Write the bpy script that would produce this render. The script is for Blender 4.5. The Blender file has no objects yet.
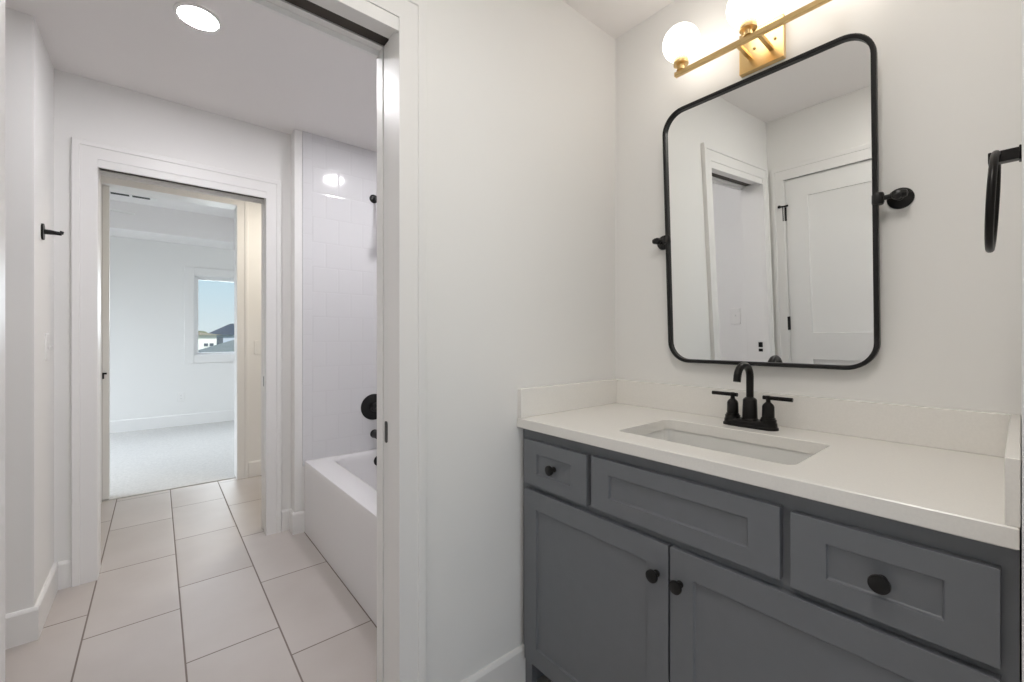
import bpy, bmesh, math, random
from mathutils import Vector, Matrix, Euler
random.seed(7)
SC = bpy.context.scene
COL = SC.collection
V = Vector

# ------------------------------------------------------------------ camera, world, light, exposure
CAM_H = 1.18
YAW = math.atan2(355.0, 425.0)
cd = bpy.data.cameras.new('camera'); cam = bpy.data.objects.new('camera', cd); COL.objects.link(cam)
cam.location = (0, 0, CAM_H); cam.rotation_euler = (math.radians(90), 0, -YAW)
cd.sensor_width = 36.0; cd.sensor_fit = 'HORIZONTAL'; cd.lens = 425.0 / 1024.0 * 36.0
cd.shift_y = -3.0 / 1024.0; cd.clip_start = 0.01; cd.clip_end = 400
SC.camera = cam
SC.view_settings.view_transform = 'Standard'; SC.view_settings.look = 'None'
SC.view_settings.exposure = 0.0; SC.view_settings.gamma = 1.0; SC.view_settings.use_curve_mapping = False
try:
    SC.cycles.diffuse_bounces = 7; SC.cycles.max_bounces = 12; SC.cycles.glossy_bounces = 5
    SC.cycles.sample_clamp_indirect = 4.0; SC.cycles.caustics_reflective = True
except Exception:
    pass

world = bpy.data.worlds.new('sky'); SC.world = world; world.use_nodes = True
nt = world.node_tree; nt.nodes.clear()
wo = nt.nodes.new('ShaderNodeOutputWorld'); bg = nt.nodes.new('ShaderNodeBackground')
tc = nt.nodes.new('ShaderNodeTexCoord'); sx = nt.nodes.new('ShaderNodeSeparateXYZ'); cr = nt.nodes.new('ShaderNodeValToRGB')
nt.links.new(tc.outputs['Generated'], sx.inputs[0]); nt.links.new(sx.outputs['Z'], cr.inputs[0])
e = cr.color_ramp.elements
e[0].position = 0.0; e[0].color = (0.74, 0.82, 0.86, 1)
e[1].position = 0.9; e[1].color = (0.15, 0.38, 0.80, 1)
k = cr.color_ramp.elements.new(0.14); k.color = (0.55, 0.76, 0.89, 1)
nt.links.new(cr.outputs[0], bg.inputs[0]); bg.inputs[1].default_value = 1.0
nt.links.new(bg.outputs[0], wo.inputs[0])

def lamp(name, kind, loc, rot, energy, color, **kw):
    d = bpy.data.lights.new(name, kind); d.energy = energy; d.color = color
    for a, b in kw.items(): setattr(d, a, b)
    o = bpy.data.objects.new(name, d); COL.objects.link(o); o.location = loc; o.rotation_euler = rot
    return o
R = math.radians
lamp('sun', 'SUN', (0, 0, 20), (R(52), 0, R(-18)), 3.6, (1.0, 0.95, 0.88), angle=0.01)
# daylight at the bedroom window, then fill for an added unseen left window
lamp('daylight_fill', 'AREA', (0.8, 7.62, 1.70), (R(-65), 0, 0), 13, (0.88, 0.93, 1.0), shape='RECTANGLE', size=0.8, size_y=1.05, spread=R(95))
lamp('daylight_fill', 'AREA', (-3.30, 5.8, 1.72), (R(62), 0, R(-90)), 72, (0.84, 0.90, 1.0), shape='RECTANGLE', size=1.7, size_y=1.2, spread=R(92))
# added daylight-coloured fill through an unseen opening behind the camera
lamp('daylight_fill', 'AREA', (0.4, -2.72, 1.45), (R(90), 0, 0), 9, (0.76, 0.87, 1.0), shape='RECTANGLE', size=1.6, size_y=1.5)
# added overhead fill for the vanity room; no such fixture is visible
lamp('vanity_fill', 'AREA', (0.35, 0.17, 2.425), (0, 0, 0), 8.0, (1.0, 0.965, 0.91), shape='RECTANGLE', size=0.5, size_y=0.25)
# small passage between bath and bedroom: its ceiling light
lamp('passage_ceiling_light', 'AREA', (0.95, 3.60, 2.41), (0, 0, 0), 11, (1.0, 0.92, 0.79), shape='DISK', size=0.2)

# ------------------------------------------------------------------ materials
def newmat(name):
    m = bpy.data.materials.new(name); m.use_nodes = True
    return m, m.node_tree, m.node_tree.nodes['Principled BSDF']
def mth(nt, op, a, b=None, c=None):
    n = nt.nodes.new('ShaderNodeMath'); n.operation = op
    for i, v in enumerate((a, b, c)):
        if v is None: continue
        if isinstance(v, (int, float)): n.inputs[i].default_value = v
        else: nt.links.new(v, n.inputs[i])
    return n.outputs[0]
def mat(name, col, rough=0.5, metal=0.0, var=0.0, vscale=8.0, bump=0.0, bscale=200.0, spec=None, coat=0.0):
    m, nt, b = newmat(name)
    b.inputs['Base Color'].default_value = (*col, 1); b.inputs['Roughness'].default_value = rough
    b.inputs['Metallic'].default_value = metal
    if spec is not None: b.inputs['Specular IOR Level'].default_value = spec
    if coat: b.inputs['Coat Weight'].default_value = coat; b.inputs['Coat Roughness'].default_value = 0.08
    t = nt.nodes.new('ShaderNodeTexCoord')
    if var:
        n = nt.nodes.new('ShaderNodeTexNoise'); n.inputs['Scale'].default_value = vscale; n.inputs['Detail'].default_value = 5
        nt.links.new(t.outputs['Object'], n.inputs['Vector'])
        r = nt.nodes.new('ShaderNodeValToRGB')
        r.color_ramp.elements[0].position = 0.3; r.color_ramp.elements[1].position = 0.7
        r.color_ramp.elements[0].color = (*[c * (1 - var) for c in col], 1)
        r.color_ramp.elements[1].color = (*[min(1, c * (1 + var)) for c in col], 1)
        nt.links.new(n.outputs['Fac'], r.inputs[0]); nt.links.new(r.outputs[0], b.inputs['Base Color'])
    if bump:
        n = nt.nodes.new('ShaderNodeTexNoise'); n.inputs['Scale'].default_value = bscale; n.inputs['Detail'].default_value = 2
        nt.links.new(t.outputs['Object'], n.inputs['Vector'])
        q = nt.nodes.new('ShaderNodeBump'); q.inputs['Strength'].default_value = bump; q.inputs['Distance'].default_value = 0.001
        nt.links.new(n.outputs['Fac'], q.inputs['Height']); nt.links.new(q.outputs[0], b.inputs['Normal'])
    return m
def emis(name, col, strength):
    m, nt, b = newmat(name)
    b.inputs['Base Color'].default_value = (*col, 1)
    b.inputs['Emission Color'].default_value = (*col, 1); b.inputs['Emission Strength'].default_value = strength
    return m
def tile_mat(name, ua, va, u0, v0, uw, vw, off, grout, gw, ca, cb, rough, gbump=0.4, spec=0.5, nscale=3.0):
    """running-bond tiles: columns along axis ua, tiles stepped along axis va; every second column shifted by off"""
    m, nt, b = newmat(name)
    t = nt.nodes.new('ShaderNodeTexCoord'); s = nt.nodes.new('ShaderNodeSeparateXYZ')
    nt.links.new(t.outputs['Object'], s.inputs[0])
    U = mth(nt, 'DIVIDE', mth(nt, 'SUBTRACT', s.outputs[ua], u0), uw)
    ci = mth(nt, 'FLOOR', U)
    odd = mth(nt, 'FLOORED_MODULO', ci, 2.0)
    Vv = mth(nt, 'DIVIDE', mth(nt, 'SUBTRACT', mth(nt, 'SUBTRACT', s.outputs[va], v0), mth(nt, 'MULTIPLY', odd, off)), vw)
    ri = mth(nt, 'FLOOR', Vv)
    fu = mth(nt, 'SUBTRACT', U, ci); fv = mth(nt, 'SUBTRACT', Vv, ri)
    du = mth(nt, 'MULTIPLY', mth(nt, 'MINIMUM', fu, mth(nt, 'SUBTRACT', 1.0, fu)), uw)
    dv = mth(nt, 'MULTIPLY', mth(nt, 'MINIMUM', fv, mth(nt, 'SUBTRACT', 1.0, fv)), vw)
    d = mth(nt, 'MINIMUM', du, dv)
    mr = nt.nodes.new('ShaderNodeMapRange'); mr.inputs['From Min'].default_value = gw * 0.5; mr.inputs['From Max'].default_value = gw * 0.5 + 0.0012
    nt.links.new(d, mr.inputs['Value'])
    wn = nt.nodes.new('ShaderNodeTexWhiteNoise'); wn.noise_dimensions = '2D'
    cx = nt.nodes.new('ShaderNodeCombineXYZ'); nt.links.new(ci, cx.inputs[0]); nt.links.new(ri, cx.inputs[1]); nt.links.new(cx.outputs[0], wn.inputs['Vector'])
    nz = nt.nodes.new('ShaderNodeTexNoise'); nz.inputs['Scale'].default_value = nscale; nz.inputs['Detail'].default_value = 6
    nt.links.new(t.outputs['Object'], nz.inputs['Vector'])
    f = mth(nt, 'ADD', mth(nt, 'MULTIPLY', wn.outputs['Value'], 0.35), mth(nt, 'MULTIPLY', nz.outputs['Fac'], 0.65))
    mx = nt.nodes.new('ShaderNodeMix'); mx.data_type = 'RGBA'
    mx.inputs[6].default_value = (*ca, 1); mx.inputs[7].default_value = (*cb, 1); nt.links.new(f, mx.inputs[0])
    m2 = nt.nodes.new('ShaderNodeMix'); m2.data_type = 'RGBA'; m2.inputs[6].default_value = (*grout, 1)
    nt.links.new(mr.outputs[0], m2.inputs[0]); nt.links.new(mx.outputs[2], m2.inputs[7])
    nt.links.new(m2.outputs[2], b.inputs['Base Color'])
    rr = mth(nt, 'SUBTRACT', 0.85, mth(nt, 'MULTIPLY', mr.outputs[0], 0.85 - rough)); nt.links.new(rr, b.inputs['Roughness'])
    b.inputs['Specular IOR Level'].default_value = spec
    # each tile very slightly bowed, grout lower
    m3 = nt.nodes.new('ShaderNodeMapRange'); m3.interpolation_type = 'SMOOTHSTEP'
    m3.inputs['From Min'].default_value = 0.0; m3.inputs['From Max'].default_value = 0.008; nt.links.new(d, m3.inputs['Value'])
    q = nt.nodes.new('ShaderNodeBump'); q.inputs['Strength'].default_value = gbump; q.inputs['Distance'].default_value = 0.0015
    nt.links.new(m3.outputs[0], q.inputs['Height']); nt.links.new(q.outputs[0], b.inputs['Normal'])
    return m

M = {}
M['wall'] = mat('wall_paint', (0.82, 0.812, 0.795), 0.55, bump=0.12, bscale=260, spec=0.3)
M['ceil'] = mat('ceiling_paint', (0.85, 0.825, 0.815), 0.8, bump=0.2, bscale=160, spec=0.2)
M['trim'] = mat('trim_enamel', (0.81, 0.80, 0.785), 0.40, bump=0.03, bscale=60)
M['door'] = mat('door_enamel', (0.79, 0.785, 0.77), 0.33, bump=0.03, bscale=60)
M['cab'] = mat('grey_cabinet_paint', (0.160, 0.168, 0.183), 0.38, var=0.02, vscale=30)
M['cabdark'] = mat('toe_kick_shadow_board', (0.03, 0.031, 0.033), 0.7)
M['quartz'] = mat('white_quartz', (0.83, 0.81, 0.775), 0.24, var=0.018, vscale=220)
M['porc'] = mat('porcelain', (0.78, 0.775, 0.755), 0.08, coat=0.3)
M['tub'] = mat('tub_enamel', (0.78, 0.77, 0.775), 0.24, coat=0.1)
M['black'] = mat('oil_rubbed_black', (0.010, 0.009, 0.0085), 0.36, metal=0.6, bump=0.05, bscale=500)
M['blackdull'] = mat('black_metal', (0.007, 0.0065, 0.0065), 0.38, metal=0.3)
M['brass'] = mat('brushed_brass', (0.78, 0.56, 0.27), 0.30, metal=1.0, bump=0.04, bscale=400)
M['brassd'] = mat('brass_screw', (0.30, 0.22, 0.10), 0.4, metal=1.0)
M['globe'] = emis('opal_glass_lit', (1.0, 0.945, 0.87), 3.9)
M['led'] = emis('led_lens_lit', (0.985, 0.97, 1.0), 195.0)
M['plate'] = mat('white_plastic', (0.82, 0.81, 0.79), 0.3)
M['slot'] = mat('dark_slot', (0.02, 0.02, 0.02), 0.6)
M['track'] = mat('track_cavity_shade', (0.045, 0.035, 0.028), 0.7)  # the slot's shade is put into this dark brown
M['chrome'] = mat('chrome', (0.75, 0.75, 0.75), 0.12, metal=1.0)
M['floor'] = tile_mat('stone_look_floor_tile', 0, 1, 0.079, 1.94, 0.3045, 0.61, 0.0, (0.20, 0.165, 0.145), 0.0045,
                      (0.52, 0.46, 0.42), (0.66, 0.615, 0.575), 0.38)
M['walltile'] = tile_mat('white_wall_tile', 2, 0, 0.0755, 0.660, 0.1545, 0.1545, 0.0772, (0.63, 0.625, 0.635), 0.002,
                         (0.69, 0.687, 0.70), (0.72, 0.717, 0.73), 0.10, gbump=0.35)
M['walltiley'] = tile_mat('white_wall_tile_side', 2, 1, 0.0755, 0.660, 0.1545, 0.1545, 0.0772, (0.63, 0.625, 0.635), 0.002,
                          (0.69, 0.687, 0.70), (0.72, 0.717, 0.73), 0.10, gbump=0.35)
M['edgetile'] = tile_mat('white_edge_tile', 2, 0, 0.118, 0.30, 0.1545, 5.0, 0.0, (0.63, 0.625, 0.635), 0.002,
                         (0.69, 0.687, 0.70), (0.72, 0.717, 0.73), 0.10, gbump=0.3)
M['carpet'] = mat('pale_carpet', (0.60, 0.59, 0.575), 0.95, var=0.08, vscale=60, bump=0.9, bscale=300, spec=0.05)
M['lawn'] = mat('dry_lawn', (0.30, 0.32, 0.14), 0.95, var=0.3, vscale=0.6)
M['leaf'] = mat('tree_foliage', (0.24, 0.24, 0.13), 0.9, var=0.35, vscale=1.5)
M['bark'] = mat('tree_bark', (0.12, 0.08, 0.05), 0.9)
M['siding'] = mat('white_siding', (0.90, 0.90, 0.87), 0.7)
M['sidinglav'] = mat('pale_blue_siding', (0.55, 0.60, 0.70), 0.7)
M['shingle'] = mat('charcoal_shingles', (0.055, 0.065, 0.085), 0.9, var=0.2, vscale=4)
M['shingleg'] = mat('weathered_shingles', (0.24, 0.25, 0.22), 0.9, var=0.15, vscale=4)
M['shinglet'] = mat('tan_shingles', (0.42, 0.32, 0.20), 0.9, var=0.15, vscale=4)
M['winpane'] = mat('dark_window_pane', (0.10, 0.12, 0.15), 0.1)
M['vinyl'] = mat('white_vinyl', (0.84, 0.84, 0.84), 0.3)
# floor tile stepping: odd columns sit 0.41 further along
def floor_material():
    return tile_mat('stone_look_floor_tile', 0, 1, 0.079, 1.94, 0.3045, 0.61, 0.41, (0.20, 0.165, 0.145), 0.0045,
                    (0.41, 0.365, 0.335), (0.59, 0.552, 0.53), 0.46, spec=0.38)
M['floor'] = floor_material()
def mirror_mat():
    m, nt, b = newmat('silvered_mirror'); b.inputs['Base Color'].default_value = (0.90, 0.91, 0.90, 1)
    b.inputs['Metallic'].default_value = 1.0; b.inputs['Roughness'].default_value = 0.0
    return m
M['mirror'] = mirror_mat()
def glass_mat():
    m, nt, b = newmat('window_glass'); nt.nodes.remove(b)
    o = nt.nodes['Material Output']; g = nt.nodes.new('ShaderNodeBsdfGlossy'); g.inputs['Roughness'].default_value = 0.02
    t = nt.nodes.new('ShaderNodeBsdfTransparent'); t.inputs[0].default_value = (0.97, 0.985, 0.98, 1)
    x = nt.nodes.new('ShaderNodeMixShader'); x.inputs[0].default_value = 0.05
    nt.links.new(t.outputs[0], x.inputs[1]); nt.links.new(g.outputs[0], x.inputs[2]); nt.links.new(x.outputs[0], o.inputs[0])
    return m
M['glass'] = glass_mat()

# ------------------------------------------------------------------ mesh builder
class MB:
    def __init__(s): s.bm = bmesh.new()
    def face(s, vs):
        try: return s.bm.faces.new(vs)
        except ValueError: return None
    def box(s, x0, x1, y0, y1, z0, z1, f=None):
        if x0 > x1: x0, x1 = x1, x0
        if y0 > y1: y0, y1 = y1, y0
        if z0 > z1: z0, z1 = z1, z0
        P = [(x0,y0,z0),(x1,y0,z0),(x1,y1,z0),(x0,y1,z0),(x0,y0,z1),(x1,y0,z1),(x1,y1,z1),(x0,y1,z1)]
        if f: P = [f(*p) for p in P]
        v = [s.bm.verts.new(p) for p in P]
        for q in ((0,3,2,1),(4,5,6,7),(0,1,5,4),(1,2,6,5),(2,3,7,6),(3,0,4,7)): s.face([v[i] for i in q])
        return s
    def loft(s, loops, closed=True, cap0=True, cap1=True):
        L = [[s.bm.verts.new(p) for p in lp] for lp in loops]
        n = len(L[0])
        for a, b in zip(L, L[1:]):
            for i in range(n if closed else n - 1):
                j = (i + 1) % n; s.face([a[i], a[j], b[j], b[i]])
        if cap0: s.face(L[0][::-1])
        if cap1: s.face(L[-1])
        return s
    def lathe(s, prof, o, axis, seg=32, cap=True):
        """prof: (radius, height along axis)"""
        w = V(axis).normalized(); u = w.orthogonal().normalized(); v = w.cross(u)
        o = V(o); loops = []
        for r, h in prof:
            loops.append([o + w * h + (u * math.cos(2*math.pi*i/seg) + v * math.sin(2*math.pi*i/seg)) * max(r, 1e-5) for i in range(seg)])
        return s.loft(loops, True, cap, cap)
    def tube(s, pts, r, seg=16, cap=True, closed=False):
        pts = [V(p) for p in pts]; n = len(pts)
        rr = r if isinstance(r, (list, tuple)) else [r] * n
        tans = []
        for i in range(n):
            a = pts[(i-1) % n] if (closed or i) else pts[i]; b = pts[(i+1) % n] if (closed or i < n-1) else pts[i]
            tans.append((b - a).normalized())
        u = tans[0].orthogonal().normalized(); loops = []
        for i in range(n):
            t = tans[i]; u = (u - t * u.dot(t)).normalized(); v = t.cross(u)
            loops.append([pts[i] + (u*math.cos(2*math.pi*k/seg) + v*math.sin(2*math.pi*k/seg)) * rr[i] for k in range(seg)])
        if closed:
            # close with the best rotation of the first loop
            f0 = loops[0]; d = [sum((loops[-1][k] - f0[(k+q) % seg]).length for k in range(0, seg, 4)) for q in range(seg)]
            q = d.index(min(d)); loops.append([f0[(k+q) % seg] for k in range(seg)])
            s.loft(loops, True, False, False); bmesh.ops.remove_doubles(s.bm, verts=s.bm.verts, dist=1e-6); return s
        return s.loft(loops, True, cap, cap)
    def done(s, name, m, parent=None, bevel=0.0, seg=2, ang=35, kind=None, xf=None):
        bm = s.bm
        if xf:
            for v in bm.verts: v.co = xf(v.co)
        bmesh.ops.recalc_face_normals(bm, faces=bm.faces)
        off = V((0,0,0))
        p = parent
        while p is not None: off += p.location; p = p.parent
        if off.length: bmesh.ops.translate(bm, vec=-off, verts=bm.verts)
        bm.normal_update()
        for f in bm.faces: f.smooth = True
        for ed in bm.edges:
            if len(ed.link_faces) == 2 and ed.calc_face_angle(0) > R(ang): ed.smooth = False
        me = bpy.data.meshes.new(name); bm.to_mesh(me); bm.free()
        me.materials.append(M[m] if isinstance(m, str) else m)
        o = bpy.data.objects.new(name, me); COL.objects.link(o)
        if parent is not None: o.parent = parent
        if bevel:
            b = o.modifiers.new('bevel', 'BEVEL'); b.width = bevel; b.segments = seg; b.limit_method = 'ANGLE'; b.angle_limit = R(40)
            b.harden_normals = True
        if kind: o['kind'] = kind
        return o
def thing(name, loc, label, cat, group=None):
    o = bpy.data.objects.new(name, None); COL.objects.link(o); o.location = loc; o.empty_display_size = 0.05
    o['label'] = label; o['category'] = cat
    if group: o['group'] = group
    return o
def tag(o, label, cat, group=None):
    o['label'] = label; o['category'] = cat
    if group: o['group'] = group
    return o
def frame_of(name, loc=(0, 0, 0)):
    o = bpy.data.objects.new(name, None); COL.objects.link(o); o.location = loc; o['kind'] = 'structure'; return o
def struct(mb, name, m, bevel=0.0, parent=None):
    return mb.done(name, m, parent, bevel, kind='structure')
def rrect(cx, cy, hw, hh, r, n=6):
    """closed rounded rectangle, CCW, (n+1)*4 points"""
    out = []
    for (sx_, sy_, a0) in ((1, 1, 0), (-1, 1, 90), (-1, -1, 180), (1, -1, 270)):
        for i in range(n + 1):
            a = R(a0 + 90.0 * i / n)
            out.append((cx + sx_ * (hw - r) + r * math.cos(a), cy + sy_ * (hh - r) + r * math.sin(a)))
    return out

# ------------------------------------------------------------------ key planes (metres)
D = 1.485          # vanity wall
E0, E1 = 1.097, 1.220   # partition with the first pocket door
BK = -0.36         # back wall (seen in the mirror)
RW = -0.001        # wall on the right
CE = 2.44          # ceiling
LW = -0.37         # bath's left wall
F0, F1 = 2.90, 3.020    # far wall of the bath
T0, T1 = 4.20, 4.337    # wall with the opening to the bedroom
TB = 2.80          # tiled plumbing wall
BW = 7.20          # bedroom window wall

# ------------------------------------------------------------------ shell
struct(MB().box(-3.3, 2.6, -2.6, 4.245, -0.12, 0), 'floor', 'floor')
struct(MB().box(-3.3, 2.6, 4.245, BW + 0.14, -0.12, 0.006), 'floor_bedroom', 'carpet')
struct(MB().box(-0.62, 1.62, -2.6, 3.0, CE, CE + 0.1).box(-1.45, -0.62, 1.2, 3.0, CE, CE + 0.1).box(-1.45, 2.6, 3.0, 4.337, CE, CE + 0.1), 'ceiling', 'ceil')
struct(MB().box(D, D + 0.12, -2.6, 3.04, 0, CE), 'wall_vanity', 'wall')
# partition, hollow where the pocket door slides
OA, OB, OT = -0.221, 0.505, 2.015
w = MB()
w.box(OB + 0.018, D, E0, E0 + 0.050, 0, CE).box(OB + 0.018, D, E1 - 0.022, E1, 0, CE)
w.box(-0.62, OA - 0.018, E0, E1, 0, CE)
w.box(OA - 0.018, OB + 0.018, E0, E0 + 0.050, OT + 0.018, CE).box(OA - 0.018, OB + 0.018, E1 - 0.022, E1, OT + 0.018, CE)
w.box(OA - 0.018, D, E0 + 0.050, E1 - 0.022, 2.16, CE)
struct(w, 'wall_partition', 'wall')
# back wall (with the hinged door), seen in the mirror
BY0, BY1, BT = 0.285, 1.005, 2.045
w = MB()
w.box(BK - 0.14, BK, BY1, E0, 0, CE).box(BK - 0.14, BK, -2.6, BY0, 0, CE).box(BK - 0.14, BK, BY0, BY1, BT, CE)
struct(w, 'wall_back', 'wall')
# right wall with the doorway the photograph is taken from
w = MB()
w.box(0.892, D, RW - 0.12, RW, 0, CE).box(BK, 0.892, RW - 0.12, RW, 2.06, CE).box(BK, -0.24, RW - 0.12, RW, 0, 2.06)
struct(w, 'wall_right', 'wall')
w = MB(); w.box(-0.62, -0.40, -2.6, -2.5, 0, CE).box(1.20, 1.62, -2.6, -2.5, 0, CE).box(-0.40, 1.20, -2.6, -2.5, 0, 0.7).box(-0.40, 1.20, -2.6, -2.5, 2.2, CE)  # opening added for the unseen fill lamp outside
struct(w, 'wall_behind', 'wall')
# bath left wall with niche
w = MB()
w.box(LW - 0.12, LW, E1, 1.75, 0, CE).box(-1.45, -1.33, 1.2, 2.6, 0, CE).box(-1.33, LW - 0.12, 1.63, 1.75, 0, CE)
w.box(-1.33, LW, 2.478, F0, 0, CE)
struct(w, 'wall_left', 'wall')
# far wall, hollow pocket to the right of the opening
GA, GB, GT = -0.222, 0.500, 2.015
w = MB()
w.box(-1.45, GA - 0.018, F0, F1, 0, CE)
w.box(GB + 0.018, 1.62, F0, F0 + 0.05, 0, CE).box(GB + 0.018, 1.62, F1 - 0.022, F1, 0, CE)
w.box(GA - 0.018, GB + 0.018, F0, F0 + 0.05, GT + 0.018, CE).box(GA - 0.018, GB + 0.018, F1 - 0.022, F1, GT + 0.018, CE)
w.box(GA - 0.018, 1.62, F0 + 0.05, F1 - 0.022, 2.16, CE)
struct(w, 'wall_far', 'wall')
# furred block that carries the plumbing-side tile
struct(MB().box(0.637, D, TB + 0.008, F0, 0, CE), 'wall_furring', 'wall')
# tile around the tub
struct(MB().box(0.735, D - 0.008, TB, TB + 0.008, 0.40, CE), 'wall_tub_end', 'walltile')
struct(MB().box(0.680, 0.735, TB - 0.001, TB + 0.008, 0.40, CE), 'trim_1', 'edgetile', 0.002)
struct(MB().box(D - 0.008, D, E1, TB, 0.40, CE), 'wall_tub_side', 'walltiley')
struct(MB().box(0.69, D - 0.008, E1, E1 + 0.057, 0.40, CE), 'wall_tub_near', 'walltile')
# passage walls
w = MB()
w.box(-1.45, -1.33, F1, T0, 0, CE).box(2.2, 2.32, F1, T0, 0, CE).box(1.62, 2.32, F0, F1, 0, CE)
struct(w, 'wall_passage', 'wall')
HA, HB, HT = -0.305, 0.512, 2.285
w = MB()
w.box(-3.3, HA - 0.02, T0, T1, 0, 2.80).box(HB + 0.018, 2.6, T0, T1, 0, 2.80).box(HA - 0.02, HB + 0.018, T0, T1, HT + 0.018, 2.80)
struct(w, 'wall_bedroom_near', 'wall')
# bedroom
BL, BR = -3.0, 1.62
WX0, WX1, WZ0, WZ1 = 0.385, 1.225, 0.945, 2.035
w = MB()
w.box(BL - 0.14, WX0, BW, BW + 0.14, 0, 2.80).box(WX1, BR + 0.12, BW, BW + 0.14, 0, 2.80)
w.box(WX0, WX1, BW, BW + 0.14, 0, WZ0).box(WX0, WX1, BW, BW + 0.14, WZ1, 2.80)
struct(w, 'wall_bedroom_far', 'wall')
struct(MB().box(BR, BR + 0.12, T1, BW, 0, 2.80), 'wall_bedroom_right', 'wall')
w = MB()
w.box(BL - 0.14, BL, T1, 4.95, 0, 2.8).box(BL - 0.14, BL, 6.65, BW, 0, 2.8).box(BL - 0.14, BL, 4.95, 6.65, 0, 0.9).box(BL - 0.14, BL, 4.95, 6.65, 2.1, 2.8)
struct(w, 'wall_bedroom_left', 'wall')
TX0, TX1, TY0, TY1 = -2.35, 0.84, 4.90, 6.65
w = MB()
w.box(BL, BR, TY1, BW, CE, 2.80).box(BL, BR, T1, TY0, CE, 2.80).box(BL, TX0, TY0, TY1, CE, 2.80).box(TX1, BR, TY0, TY1, CE, 2.80)
w.box(BL - 0.14, BR + 0.12, T1, BW + 0.14, 2.80, 2.9)
w.box(TX0, TX1, TY0, TY1, 2.755, 2.80)
struct(w, 'ceiling_bedroom', 'ceil')

# ------------------------------------------------------------------ baseboards
def baseboard(mb, a, b, d, h=0.128, t=0.014, f=None):
    """runs a..b on a wall whose face is at depth d; f maps (along, out, z)"""
    mb.box(a, b, 0, t, 0, h - 0.012, f)
    # eased top
    P = [(0, h-0.012), (t, h-0.012), (t - 0.004, h - 0.003), (t - 0.007, h), (0, h)]
    mb.loft([[f(a, o, z) for o, z in P], [f(b, o, z) for o, z in P]])
def along_x(y, sgn): return lambda a, o, z: (a, y + sgn * o, z)
def along_y(x, sgn): return lambda a, o, z: (x + sgn * o, a, z)
m_ = MB(); baseboard(m_, 0.585, 0.985, 0, 0.130, f=along_x(E0, -1)); struct(m_, 'baseboard_partition', 'trim')
m_ = MB()
baseboard(m_, -1.33, LW + 0.014, 0, f=along_x(2.478, -1)); baseboard(m_, 2.478, F0, 0, f=along_y(LW, 1)); baseboard(m_, E1, 1.75, 0, f=along_y(LW, 1))
struct(m_, 'baseboard_left', 'trim')
m_ = MB()
baseboard(m_, LW + 0.014, -0.313, 0, f=along_x(F0, -1)); baseboard(m_, 0.583, 0.637, 0, f=along_x(F0, -1))
baseboard(m_, 0.623, 0.690, 0, f=along_x(TB + 0.008, -1)); baseboard(m_, TB + 0.008, F0, 0, f=along_y(0.637, -1))
struct(m_, 'baseboard_far', 'trim')
m_ = MB()
baseboard(m_, HB + 0.082, 2.2, 0, 0.13, f=along_x(T0, -1)); baseboard(m_, -1.33, HA - 0.09, 0, 0.13, f=along_x(T0, -1))
struct(m_, 'baseboard_passage', 'trim')
m_ = MB()
baseboard(m_, BL, BR, 0, 0.158, f=along_x(BW, -1)); baseboard(m_, T1, BW, 0, 0.158, f=along_y(BR, -1))
struct(m_, 'baseboard_bedroom', 'trim')
m_ = MB(); baseboard(m_, RW, BY0 - 0.085, 0, 0.130, f=along_y(BK, 1)); struct(m_, 'baseboard_back', 'trim')

# ------------------------------------------------------------------ doorways
def casing(parent, a0, a1, zt, f, wid=0.080, head=0.112, leg_l=None, leg_r=None, fascia=0.0):
    """flat mitred casing with a raised outer band; fascia: a plain strip between the legs under the head"""
    t, tb = 0.016, 0.021
    h0 = zt + fascia; hw = head - fascia
    prof = [(0.0, 0.0), (0.0, t - 0.0015), (0.0015, t), (0.68, t), (0.70, tb - 0.001), (0.73, tb), (0.97, tb), (1.0, tb - 0.003), (1.0, 0.0)]
    L_ = []
    for q, o in prof:
        if 0.0 < q < 0.01: q = q
        ql, qr, qh = q * (leg_l or wid), q * (leg_r or wid), q * hw
        L_.append([f(a0 - ql, o, 0), f(a0 - ql, o, h0 + qh), f(a1 + qr, o, h0 + qh), f(a1 + qr, o, 0)])
    m = MB(); loops = [[L_[i][k] for i in range(len(prof))] for k in range(4)]
    m.loft(loops); m.done('casing', 'trim', parent)
    if fascia:
        m = MB(); m.box(a0, a1, 0, t - 0.003, zt, h0, f); m.done('fascia', 'trim', parent, 0.0012, 1)

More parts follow.
